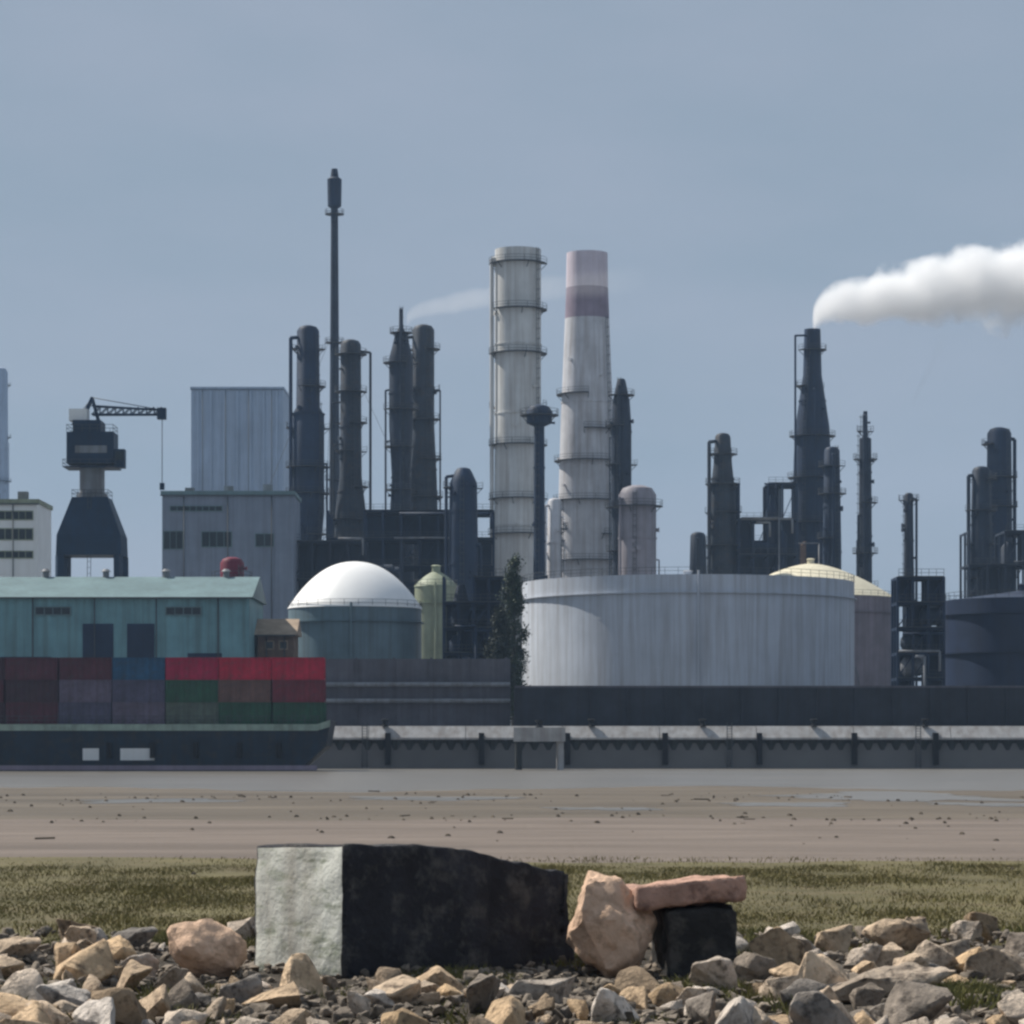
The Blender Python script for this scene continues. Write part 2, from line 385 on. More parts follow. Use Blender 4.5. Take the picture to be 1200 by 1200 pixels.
# long block, its shaded sides coloured near black, its sunlit end pale ---------------------------------------------------
def block_mesh(name, lx, ly, lz, mats, seed, cuts=14, rough=.03, pale=None, bev=.05):
    bm = bmesh.new(); bmesh.ops.create_cube(bm, size=1)
    for v in bm.verts: v.co = Vector((v.co.x*lx, v.co.y*ly, (v.co.z+.5)*lz))
    bm.faces.ensure_lookup_table()
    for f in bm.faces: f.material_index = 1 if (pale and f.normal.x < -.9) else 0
    bmesh.ops.bevel(bm, geom=bm.edges[:], offset=bev, segments=2, affect='EDGES', profile=.6)
    for _ in range(5):
        es = [e for e in bm.edges if e.calc_length() > .16]
        if not es: break
        bmesh.ops.subdivide_edges(bm, edges=es, cuts=1, use_grid_fill=True)
    bmesh.ops.triangulate(bm, faces=bm.faces[:]); bm.normal_update()
    for v in bm.verts:
        p = v.co+Vector((seed, seed, 0))
        edge = min(1, max(0, mnoise.noise(p*1.1)))
        v.co += v.normal*rough*(mnoise.noise(p*1.3)+.6*mnoise.noise(p*4)+.4*mnoise.noise(p*9)-edge*.8)
    for f in bm.faces: f.smooth = True
    bmesh.ops.recalc_face_normals(bm, faces=bm.faces[:])
    me = bpy.data.meshes.new(name); bm.to_mesh(me); bm.free()
    for k in mats: me.materials.append(k)
    return me
a = R(40)
LB = 4.15
bme = block_mesh('concrete_block', LB, 2.05, 1.80, [M['block_shade'], M['block_end']], 3.0, rough=.032, pale=True, bev=.05)
for v in bme.vertices:                       # broken, lower towards its right end
    u = v.co.x/LB+.5
    ridge = mnoise.noise(Vector((v.co.x*1.7, v.co.y*1.1, 4)))*.10+mnoise.noise(Vector((v.co.x*5, v.co.y*4, 2)))*.045
    h_ = v.co.z/1.8
    v.co.z -= h_**2*max(0, u-.42)*.62+h_**3*max(0, ridge+.02)*min(1, u*2.2)
    if u > .93: v.co.x -= (.10+.25*mnoise.noise(Vector((v.co.y*1.5, v.co.z*1.8, 7))))*(h_+.25)
    if v.co.y < -.9:                         # cast recesses in the long face
        for (a_, b_) in ((.60, .625), (.80, .83)):
            if a_ < u < b_: v.co.y += .07
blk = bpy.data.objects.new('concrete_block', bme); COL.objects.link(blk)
# near vertical corner stands at photo x 402
ux, uy = Vector((math.cos(a), math.sin(a), 0)), Vector((-math.sin(a), math.cos(a), 0))
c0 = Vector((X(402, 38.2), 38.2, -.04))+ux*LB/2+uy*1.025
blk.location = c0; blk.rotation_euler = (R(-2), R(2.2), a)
tag(blk, 'long concrete block, shaded sides painted black, pale grey green end, lying in the rubble', 'concrete block')
# dark rubble block right of it, under the reddish slab
o = bpy.data.objects.new('stone_block', block_mesh('stone_block', 1.0, 1.1, .95, [M['darkstone']], 9.0, rough=.06)); COL.objects.link(o)
o.location = (X(818, 39.6), 39.9, .0); o.rotation_euler = (R(3), R(-2), R(8))
tag(o, 'squat black stone block carrying the reddish slab', 'stone block')
o = bpy.data.objects.new('stone_slab', block_mesh('stone_slab', 1.55, 1.25, .34, [M['redstone']], 15.0, rough=.07, bev=.07)); COL.objects.link(o)
o.location = (X(800, 39.6), 39.85, .965); o.rotation_euler = (R(-3), R(-5), R(10))
tag(o, 'flat reddish slab lying on top of the black stone block', 'stone slab')
o = bpy.data.objects.new('sandstone_boulder', rock_mesh('sandstone_boulder', 431, M['sandstone'], 1.5, 1.2, 1.6, 22, .08, .09, 3)); COL.objects.link(o)
o.location = (X(708, 39.2), 39.4, .62); o.rotation_euler = (R(4), R(3), R(30)); o.scale = (1.0, 1.0, 1.02)
tag(o, 'large orange tan boulder between the long dark block and the reddish slab', 'boulder')

for (px_, y_, s_, sh, seed, zz, rot, lab) in (
  (238, 38.7, 1.0, (1.15, 1.0, 1.0), 501, .40, (.1, .1, .4), 'brown rounded boulder close to the left of the pale block end'),
  (1030, 35.0, 1.0, (1.75, 1.0, .42), 502, .28, (.05, -.16, .1), 'long pale flat slab tilted up to the right among the right hand rubble'),
  (884, 36.9, 1.0, (.6, .6, .75), 503, .30, (.2, .1, .9), 'pale upright stone just right of the black stone block'),
  (1052, 40.1, 1.0, (1.2, 1.0, .6), 504, .55, (-.1, .12, 2.0), 'grey boulder propped over a dark hollow behind the pale flat slab')):
    o = bpy.data.objects.new('boulder', rock_mesh('boulder', seed, M['sandstone'] if seed == 501 else M['stone'], *sh, 18, .06, .07, 3)); COL.objects.link(o)
    o.location = (X(px_, y_), y_, zz); o.rotation_euler = rot; tag(o, lab, 'boulder')

# ------------------------------------------------------------------ quay, bund and walls
q = thing('quay_wall', 'long quay wall of dark sheet piling under a pale concrete capping', 'quay wall', (0, 365.5, -1.2))
mb = MB(); n = 640; pts = []
for i in range(n+1):
    x = -140+280*i/n; pts.append((x, -.28 if (i//2) % 2 else .0))
for (xa, ya), (xb, yb) in zip(pts, pts[1:]):
    mb.quad([(xa, ya, 0), (xb, yb, 0), (xb, yb, 4.75), (xa, ya, 4.75)])
mb.build('piling', M['piling'], q)
mb = MB(); xs = [-140+280*i/260 for i in range(261)]
for xa, xb in zip(xs, xs[1:]):
    za, zb = (2.1+.7*mnoise.noise(Vector((x_*.13, 3, 1)))+.4*mnoise.noise(Vector((x_*.6, 5, 1))) for x_ in (xa, xb))
    mb.quad([(xa, -.31, .9), (xb, -.31, .9), (xb, -.29, zb), (xa, -.29, za)])
mb.build('weed_band', M['tideweed'], q)
mb = MB()
for i in range(23):
    x = -140+i*12.2; pf = [(-.75, 4.75), (-.75, 5.0), (.35, 6.45), (2.2, 6.45), (2.2, 4.75)]
    A_ = [mb.bm.verts.new((x, y_, z_)) for y_, z_ in pf]; B_ = [mb.bm.verts.new((x+12.12, y_, z_)) for y_, z_ in pf]
    mb.bm.faces.new(A_); mb.bm.faces.new(B_[::-1])
    for j in range(5): mb.bm.faces.new((A_[j], B_[j], B_[(j+1) % 5], A_[(j+1) % 5]))
mb.build('capping_beam', M['concrete'], q)
for i in range(12):
    x = -62+i*11.6+random.uniform(-1, 1)
    MB().box(x-.35, x+.35, -1.15, -.55, 1.6, 5.6).build('fender', M['rubber'], q)
for x in (-18.5, 27.3, 51.0):
    mb = MB()
    for s in (-.3, .3): mb.box(x+s-.05, x+s+.05, -1.0, -.9, .6, 6.9)
    for k in range(18): mb.box(x-.25, x+.25, -.98, -.92, .8+k*.33, .86+k*.33)
    mb.build('ladder', M['steel_rail'], q)
def bollard(x):
    t = thing('bollard', 'black mooring bollard standing on the pale quay capping', 'bollard', (x, 365.6, 5.25), 0, 'mooring bollards along the quay')
    MB().lathe([(0, .45), (.08, .45), (.14, .28), (.62, .28), (.7, .48), (.85, .48), (.9, .3)], 14).build('post', M['rubber'], t)
for x in (-16, 10, 24, 38, 52): bollard(x)
# pale mooring dolphin before the quay
d = thing('mooring_dolphin', 'pale concrete mooring dolphin on piles in front of the quay', 'mooring dolphin', (X(632, 350), 350, -1.6))
MB().box(-3.1, 3.1, -2.2, 2.2, 4.9, 6.6).build('cap', M['concrete'], d)
for (px_, py_) in ((-2.5, -1.4), (2.5, -1.4), (-2.5, 1.4), (2.5, 1.4)):
    MB().tube((px_*1.0, py_, 0), (px_, py_, 4.9), .42, .42, 14).build('pile', M['piling'] if px_ < 0 else M['concrete'], d)
MB().lathe([(6.6, .5), (6.7, .5), (6.75, .3), (7.2, .3), (7.3, .5), (7.5, .5)], 14).build('bollard_post', M['rubber'], d)

D = 384.0
b = thing('bund_wall', 'long dark stained bund wall in front of the big white tank', 'wall', (0, D, LAND))
mb = MB(); h = Z(806, D)-LAND
for i in range(17):
    x = X(604, D)+i*5.0; mb.box(x, x+4.97, 0, .5, 0, h)
mb.build('wall_panels', M['concrete_dark'], b)
MB().box(X(604, D)-.1, X(604, D)+85, -.12, .62, h+.003, h+.28).build('coping', M['concrete_wall'], b)
mb = MB()
for i in range(17):
    x = X(604, D)+i*5.0; mb.box(x-.2, x+.2, -.35, -.003, 0, h-.1)
mb.build('buttresses', M['concrete_dark'], b)
D = 388.0
b = thing('boundary_wall', 'tall mauve grey concrete boundary wall behind the barge bow', 'wall', (0, D, LAND))
mb = MB(); h = Z(772, D)-LAND; x0 = X(330, D); x1 = X(598, D)
k = 0
while x0 < x1-.5:
    mb.box(x0, min(x0+4.97, x1), 0, .4, 0, h); mb.box(x0-.15, x0+.15, -.2, -.003, 0, h+.15); x0 += 5; k += 1
mb.build('wall_panels', M['concrete_wall'], b)
mb = MB()
for zz in (h*.38, h*.62): mb.tube((X(330, D), -.8, zz), (x1, -.8, zz), .32, .32, 10)
mb.build('pipe', M['steel_grey'], b)

# ------------------------------------------------------------------ barge and containers
D = 335.0
hx1 = X(387, D); hx0 = X(-90, D); L_ = hx1-hx0
bz = -1.2
bg_ = thing('barge', 'long navy cargo barge with a raked bow loaded with containers', 'barge', (hx0, D, bz))
mb = MB()
prof = [(0, 6.45), (L_-1.5, 6.45), (L_, 6.95), (L_-.5, 4.0), (L_-4.5, .4), (L_-6, 0), (0, 0)]
A = [mb.bm.verts.new((x, 0, z)) for x, z in prof]; B = [mb.bm.verts.new((x, 10.8, z)) for x, z in prof]
mb.bm.faces.new(A); mb.bm.faces.new(B[::-1])
for i in range(len(prof)): mb.bm.faces.new((A[i], B[i], B[(i+1) % len(prof)], A[(i+1) % len(prof)]))
mb.build('hull', M['hull'], bg_)
mb = MB()
mb.box(0, L_-1.5, -.16, -.003, 5.75, 6.5); mb.quad([(L_-1.5, -.16, 5.75), (L_-.02, -.16, 6.2), (L_+.02, -.16, 7.0), (L_-1.5, -.16, 6.5)])
mb.build('rubbing_strake', M['gunwale'], bg_)
MB().box(0, L_-1.5, -.06, -.003, 1.2, 1.75).build('waterline_band', M['bandred'], bg_)
for (p0, p1) in ((97, 116), (141, 181)):
    MB().box(X(p0, D)-hx0, X(p1, D)-hx0, -.05, -.003, Z(891, D)-bz, Z(877, D)-bz).build('white_panel', M['white'], bg_)
for x in (3.0, 8.0, 21.5, 26.5, 31.5, 36.5, 41.0):
    MB().tube((x, -.35, 2.6), (x, -.35, 4.4), .32, .32, 10).build('tyre_fender', M['rubber'], bg_)
mb = MB(); x = .5
while x < L_-1: mb.box(x-.03, x+.03, .1, .16, 6.5, 7.45); x += 1.5
for hh in (6.95, 7.42): mb.box(.2, L_-1, .11, .15, hh, hh+.05)
mb.build('railing', M['steel_rail'], bg_)
MB().tube((L_-2.2, 5.4, 6.45), (L_-2.2, 5.4, 11.5), .12, .08, 8).tube((L_-2.2, 4.7, 10.6), (L_-2.2, 6.1, 10.6), .06, .06, 6).build('bow_mast', M['white'], bg_)
CW, CH, CL = 2.44, 2.591, 6.058
def container_parts(colmat):
    mb = MB(); n = 30; x0, x1 = .12, CL-.12; pts = []
    for i in range(n+1):
        x = x0+(x1-x0)*i/n; pts.append((x, .09 if (i//2) % 2 else .0))
    for (xa, ya), (xb, yb) in zip(pts, pts[1:]):
        mb.quad([(xa, ya, .16), (xb, yb, .16), (xb, yb, CH-.1), (xa, ya, CH-.1)])
        mb.quad([(xa, CW-ya, .16), (xb, CW-yb, .16), (xb, CW-yb, CH-.1), (xa, CW-ya, CH-.1)])
    mb.quad([(0.05, .05, CH-.03), (CL-.05, .05, CH-.03), (CL-.05, CW-.05, CH-.03), (.05, CW-.05, CH-.03)])
    mb.quad([(0.05, .05, .14), (CL-.05, .05, .14), (CL-.05, CW-.05, .14), (.05, CW-.05, .14)])
    mb.quad([(.04, .1, .16), (.04, CW-.1, .16), (.04, CW-.1, CH-.1), (.04, .1, CH-.1)])
    body = mb
    fr = MB()
    for x in (0, CL-.14):
        for y in (-.03, CW-.11): fr.box(x, x+.14, y, y+.14, 0, CH-.002)
    for y in (-.02, CW-.1):
        fr.box(.14, CL-.14, y, y+.1, 0, .15); fr.box(.14, CL-.14, y, y+.1, CH-.11, CH-.005)
    for x in (0, CL-.1):
        fr.box(x, x+.1, .11, CW-.11, 0, .15); fr.box(x, x+.1, .11, CW-.11, CH-.11, CH-.005)
    dr = MB(); dr.box(CL-.06, CL-.02, .12, CW/2-.01, .16, CH-.12); dr.box(CL-.06, CL-.02, CW/2+.01, CW-.12, .16, CH-.12)
    for y in (.4, .85, 1.55, 2.0): dr.tube((CL+.0, y, .2), (CL+.0, y, CH-.15), .025, .025, 6)
    return body, fr, dr
CC = {
 'bright red': (.44, .014, .045), 'crimson': (.36, .012, .055), 'dark red': (.16, .022, .035), 'maroon': (.085, .022, .034),
 'dark brown': (.05, .022, .03), 'dark green': (.022, .085, .045), 'bottle green': (.018, .055, .035), 'grey green': (.10, .13, .10),
 'mauve': (.13, .105, .15), 'slate purple': (.085, .08, .13), 'steel blue': (.018, .085, .17), 'rust brown': (.14, .075, .06)}
CP = {}
def container(cname, x, z, label):
    t = thing('shipping_container', label, 'container', (x+random.uniform(-.06, .06), D+1.2+random.uniform(-.07, .07), z), 0, 'containers loaded on the barge')
    if cname not in CP:
        m = mat('container_'+cname.replace(' ', '_'), CC[cname], .5, 0, .3, .5, .6, tint=tuple(c*.55+.02 for c in CC[cname]))
        bd, fr, dr = container_parts(m)
        CP[cname] = [bd.build('side_panels', m, t), fr.build('frame', m, t), dr.build('door', m, t)]
    else:
        for p in CP[cname]:
            c = p.copy(); COL.objects.link(c); c.parent = t
bays = [  # photo x of the left end, colours from top tier down
 (318, ['bright red', 'dark red', 'dark green']),
 (255, ['bright red', 'rust brown', 'dark green']),
 (193, ['crimson', 'dark green', 'grey green']),
 (130, ['steel blue', 'slate purple', 'mauve']),
 (67, ['maroon', 'mauve', 'slate purple']),
 (4, ['maroon', 'dark brown', 'maroon']),
 (-59, ['dark brown', 'maroon', 'dark brown'])]
pos_words = ['at the bow end', 'second from the bow end', 'third from the bow end', 'fourth from the bow end', 'fifth from the bow end', 'sixth from the bow end', 'at the left edge of view']
tier = ['top tier', 'middle tier', 'bottom tier']
zd = bz+6.46
for (px_, cols), wd in zip(bays, pos_words):
    for k, cn in enumerate(cols):
        container(cn, X(px_, D), zd+(2-k)*(CH+.004), f'{cn} container in the {tier[k]} of the stack {wd}')

# ------------------------------------------------------------------ storage tanks
def dome(R_, h, z0, ex=1.6):
    n = 14; return [(z0+h*(1-(1-i/n)**ex), R_*(1-i/n)) for i in range(n+1)]
def tank(label, px0, px1, y_eave, y_top, D, wall, roof, flat=False, rings=1, stair=True, group=None, vent=True, ex=1.6):
    cx = X((px0+px1)/2, D); r = S((px1-px0)/2, D); hz = Z(y_eave, D)-LAND; ht = Z(y_top, D)-LAND
    t = thing('storage_tank', label, 'storage tank', (cx, D, LAND), 0, group)
    courses = 7; prof = []
    for i in range(courses):
        rr = r-.0015*i; prof += [(hz*i/courses+(.02 if i else 0), rr), (hz*(i+1)/courses, rr)]
    MB().lathe(prof, 96).build('shell', wall, t)
    mb = MB()
    if flat: mb.lathe([(hz+.01, r-.3), (ht, .3)], 96)
    else: mb.lathe([(hz+.01, r+.12)]+dome(r+.1, ht-hz, hz+.12, ex), 96)
    mb.build('roof', roof, t)
    for k in range(rings):
        z = hz*(1-.12-k*.3)
        MB().ring(z, r+.01, r+.42, .14, 96).build('wind_girder', wall, t)
    mb = MB()                                     # handrail round the top
    n = max(16, int(r*3))
    for i in range(n):
        a_ = 2*math.pi*i/n; mb.box(-.03, .03, -.03, .03, 0, 1.1, Matrix.Translation((r*math.cos(a_), r*math.sin(a_), hz)))
    mb.ring(hz+.55, r-.03, r+.03, .05, 96); mb.ring(hz+1.08, r-.03, r+.03, .06, 96)
    mb.build('handrail', M['steel_rail'], t)
    if stair:
        mb = MB(); n = int(hz/.22); a0 = R(-18)
        for i in range(n):
            a_ = a0+(i*.26)/r; m4 = Matrix.Rotation(a_, 4, 'Z') @ Matrix.Translation((r+.05, 0, hz*i/n))
            mb.box(0, .9, -.14, .14, 0, .05, m4)
            if i % 3 == 0: mb.box(.86, .9, -.02, .02, .05, 1.1, m4)
        pr = None
        for i in range(n+1):
            a_ = a0+(i*.26)/r; p = Vector(((r+.93)*math.cos(a_), (r+.93)*math.sin(a_), hz*i/n))
            if pr is not None:
                mb.bar(pr, p, .06, .22); mb.bar(pr+Vector((0, 0, 1.1)), p+Vector((0, 0, 1.1)), .05)
            pr = p
        mb.build('stairway', M['steel_grey'], t)
    MB().tube((0, -r-.5, 0), (0, -r-.5, hz+.6), .18, .18, 10).build('riser_pipe', wall, t)
    if vent: MB().lathe([(ht-.3, .7), (ht+.8, .7), (ht+.9, .9), (ht+1.1, .5)], 12).build('roof_vent', roof, t)
    return t
tank('wide white storage tank, the largest, with its left edge in sunlight', 612, 1000, 684, 676, 480, M['tank_white'], M['tank_white'], flat=True, rings=1)
tank('brownish tank with a cream domed roof behind the wide white tank', 852, 1048, 702, 661, 570, M['tank_brown'], M['cream'])
tank('tank with a gleaming white domed roof and dull teal grey wall behind the barge bow', 338, 494, 714, 659, 440, M['tank_teal'], M['white_bright'], vent=False, ex=2.2)
tank('narrow olive green tank just right of the white domed one', 486, 536, 688, 670, 476, M['tank_green'], M['tank_green'], stair=False)
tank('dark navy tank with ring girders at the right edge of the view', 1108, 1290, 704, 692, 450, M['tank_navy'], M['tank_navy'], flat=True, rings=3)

# ------------------------------------------------------------------ process columns and stacks
def rail_ring(mb, z, r0, r1, a0=0, a1=360):
    mb.ring(z, r0, r1, .14, 24, a0, a1)
    for hh in (.6, 1.15): mb.ring(z+hh, r1-.06, r1, .07, 24, a0, a1)
    n = max(4, int(10*(a1-a0)/360))
    for i in range(n+1):
        a_ = R(a0+(a1-a0)*i/n); mb.box(r1-.07, r1, -.035, .035, 0, 1.2, Matrix.Rotation(a_, 4, 'Z') @ Matrix.Translation((0, 0, z)))
def column(name, label, cat, pxc, D, prof_px, m, plats=4, pipe=True, ladder=True, group=None, seed=0, head=True, seg=28, pm=None, prange=(.3, .96)):
    """prof_px: list of (photo y, half width in photo px) from top to bottom; goes down to the land"""
    rn = random.Random(seed+int(pxc)); sc = D/F
    t = thing(name, label, cat, (X(pxc, D), D, LAND), 0, group)
    pr = [(Z(y, D)-LAND, hw*sc) for y, hw in prof_px]; pr.sort()
    pr = [(0, pr[0][1])]+pr
    H = pr[-1][0]; top_r = pr[-1][1]
    P = list(pr)
    if head: P += [(H+top_r*.35, top_r*.78), (H+top_r*.5, top_r*.35)]
    MB().lathe(P, seg).build('shell', m, t)
    def rad(z):
        for (za, ra), (zb, rb) in zip(pr, pr[1:]):
            if za <= z <= zb: return ra+(rb-ra)*((z-za)/max(1e-6, zb-za))
        return top_r
    pm = pm or M['steel_rail']
    mb = MB()                                      # manways and nozzles on the shell
    for k in range(9 if H > 25 else 4):
        z = H*rn.uniform(.35, .97); r = rad(z); a_ = R(rn.uniform(-175, -5)); c, s_ = math.cos(a_), math.sin(a_); q_ = rn.uniform(.15, .4)
        mb = MB().tube((c*(r-.1), s_*(r-.1), z), (c*(r+.45), s_*(r+.45), z), q_, q_, 10).tube((c*(r+.45), s_*(r+.45), z), (c*(r+.55), s_*(r+.55), z), q_*1.4, q_*1.4, 10)
        mb.build('nozzle', m, t)
    for k in range(4):
        z = H*(.22+.2*k+rn.uniform(-.04, .04)); r = rad(z); MB().ring(z, r-.02, r+.14, .3, 32).build('stiffener', m, t)
    if plats > 2: plats += 3
    for k in range(plats):
        z = H*(prange[0]+(prange[1]-prange[0])*(k+rn.uniform(-.2, .2))/max(1, plats-1)); z = min(z, H-.6)
        r = rad(z); a0 = rn.uniform(0, 360); sp = rn.choice((200, 270, 360))
        mb = MB(); rail_ring(mb, z, r*.96, r+1.25, a0, a0+sp)
        for j in range(5):
            a_ = R(a0+sp*j/4.0); c, s_ = math.cos(a_), math.sin(a_)
            mb.bar((r*c, r*s_, z-1.1), ((r+1.1)*c, (r+1.1)*s_, z), .12)
        mb.build('platform', pm, t)
    if ladder:
        a_ = R(rn.uniform(-150, -30)); mb = MB(); zs = 0.0
        while zs < H-1:
            r = rad(zs)+.45; m4 = Matrix.Rotation(a_, 4, 'Z') @ Matrix.Translation((r, 0, zs))
            mb.box(-.04, .04, -.35, -.28, 0, 2.0, m4); mb.box(-.04, .04, .28, .35, 0, 2.0, m4)
            mb.box(-.03, .03, -.28, .28, .5, .56, m4); mb.box(-.03, .03, -.28, .28, 1.2, 1.26, m4)
            mb.ring(zs+1.5, .38, .43, .06, 10, 0, 360, (r+.2)*math.cos(a_), (r+.2)*math.sin(a_)); zs += 2.0
        mb.build('ladder', pm, t)
    if pipe:
        for k in range(4):
            a_ = R(rn.choice((-170, -150, -20, 5, -95))+rn.uniform(-8, 8)); r = max(p[1] for p in pr[:-1])+.55; c, s_ = math.cos(a_), math.sin(a_)
            zt = H*(.98 if k == 0 else rn.uniform(.3, .85)); pr_ = rn.uniform(.22, .42) if k < 1 else rn.uniform(.1, .24)
            mb = MB(); mb.tube((r*c, r*s_, 0), (r*c, r*s_, zt), pr_, pr_, 10); mb.tube((r*c, r*s_, zt-.01), (0, 0, zt+.5), pr_, pr_, 10)
            mb.build('vapour_pipe', m, t)
    return t
SD, SN = M['steel_dark'], M['steel_navy']
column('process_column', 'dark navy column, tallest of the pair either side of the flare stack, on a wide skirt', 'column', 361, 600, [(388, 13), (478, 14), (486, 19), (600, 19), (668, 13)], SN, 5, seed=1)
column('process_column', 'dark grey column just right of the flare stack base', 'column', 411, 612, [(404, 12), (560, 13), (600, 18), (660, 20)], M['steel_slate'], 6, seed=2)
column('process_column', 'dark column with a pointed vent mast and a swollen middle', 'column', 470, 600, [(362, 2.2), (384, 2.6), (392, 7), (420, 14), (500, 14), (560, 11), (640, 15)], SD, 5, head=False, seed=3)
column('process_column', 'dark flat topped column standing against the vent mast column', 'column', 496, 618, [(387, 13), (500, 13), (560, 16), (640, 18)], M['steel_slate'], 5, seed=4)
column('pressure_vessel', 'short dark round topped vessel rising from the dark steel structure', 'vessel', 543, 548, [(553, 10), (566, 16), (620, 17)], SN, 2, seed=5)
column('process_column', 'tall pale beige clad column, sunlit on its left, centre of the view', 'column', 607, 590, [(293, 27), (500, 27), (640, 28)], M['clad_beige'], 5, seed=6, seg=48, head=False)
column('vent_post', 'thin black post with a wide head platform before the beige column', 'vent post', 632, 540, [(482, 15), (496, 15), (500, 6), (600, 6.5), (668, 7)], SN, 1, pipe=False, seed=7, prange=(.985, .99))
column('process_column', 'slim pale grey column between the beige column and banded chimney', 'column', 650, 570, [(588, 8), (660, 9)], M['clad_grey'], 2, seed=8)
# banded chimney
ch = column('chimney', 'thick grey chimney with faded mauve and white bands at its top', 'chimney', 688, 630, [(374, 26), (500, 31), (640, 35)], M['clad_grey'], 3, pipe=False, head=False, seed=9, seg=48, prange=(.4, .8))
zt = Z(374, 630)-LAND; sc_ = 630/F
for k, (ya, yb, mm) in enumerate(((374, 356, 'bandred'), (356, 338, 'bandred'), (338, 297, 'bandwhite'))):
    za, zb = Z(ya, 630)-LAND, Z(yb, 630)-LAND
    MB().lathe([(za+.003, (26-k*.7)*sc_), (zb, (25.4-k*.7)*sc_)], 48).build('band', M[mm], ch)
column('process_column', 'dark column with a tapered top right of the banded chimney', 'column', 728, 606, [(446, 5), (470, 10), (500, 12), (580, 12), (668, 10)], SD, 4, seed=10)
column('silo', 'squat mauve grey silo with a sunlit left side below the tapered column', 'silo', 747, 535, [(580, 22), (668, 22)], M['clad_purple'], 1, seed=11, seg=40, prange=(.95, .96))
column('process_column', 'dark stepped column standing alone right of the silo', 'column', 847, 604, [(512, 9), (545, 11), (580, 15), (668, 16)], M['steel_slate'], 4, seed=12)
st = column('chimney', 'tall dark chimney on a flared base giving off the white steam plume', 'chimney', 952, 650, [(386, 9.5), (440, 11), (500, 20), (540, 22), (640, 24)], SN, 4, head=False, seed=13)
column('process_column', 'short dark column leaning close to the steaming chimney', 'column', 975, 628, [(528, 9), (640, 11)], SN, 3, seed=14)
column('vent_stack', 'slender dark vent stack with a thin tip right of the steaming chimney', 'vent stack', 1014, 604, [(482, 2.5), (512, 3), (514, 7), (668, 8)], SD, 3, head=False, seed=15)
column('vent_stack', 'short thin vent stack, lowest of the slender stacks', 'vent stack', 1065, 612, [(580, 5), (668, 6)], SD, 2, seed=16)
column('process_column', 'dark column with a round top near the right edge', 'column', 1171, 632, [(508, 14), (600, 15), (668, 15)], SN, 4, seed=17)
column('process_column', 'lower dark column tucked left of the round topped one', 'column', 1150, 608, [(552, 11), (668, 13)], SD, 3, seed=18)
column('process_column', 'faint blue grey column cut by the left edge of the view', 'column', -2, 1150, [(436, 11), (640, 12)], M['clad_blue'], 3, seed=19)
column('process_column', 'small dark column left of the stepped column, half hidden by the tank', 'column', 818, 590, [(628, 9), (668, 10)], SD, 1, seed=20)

# flare stack
D = 700.0; fs = thing('flare_stack', 'very tall thin flare stack with a thicker dark tip, highest thing in view', 'flare stack', (X(392, D), D, LAND)); k = D/F
H = Z(198, D)-LAND
MB().lathe([(0, 8*k), (60, 6.2*k), (H-9.5, 4.2*k)], 16).build('riser', SD, fs)
MB().lathe([(H-9.5, 4.2*k), (H-9, 8*k), (H-2.5, 8.5*k), (H-2, 5*k), (H, 3.5*k)], 16).build('flare_tip', SN, fs)
for z in (H-11, H-42, H-75):
    mb = MB(); rail_ring(mb, z, .6, 2.3); mb.build('platform', M['steel_rail'], fs)
mb = MB()
for s in (-.4, .4): mb.box(s-.05, s+.05, -1.55, -1.45, 0, H-10)
for i in range(int(H/1.2)-9): mb.box(-.35, .35, -1.53, -1.47, i*1.2, i*1.2+.07)
mb.build('ladder', M['steel_rail'], fs)
for ang in (100, 220, 340):
    for zz in (H-40, H-85):
        c, s = math.cos(R(ang)), math.sin(R(ang)); MB().tube((c*.8, s*.8, zz), (c*48, s*48, 0), .05, .05, 5).build('guy_wire', M['steel_rail'], fs)

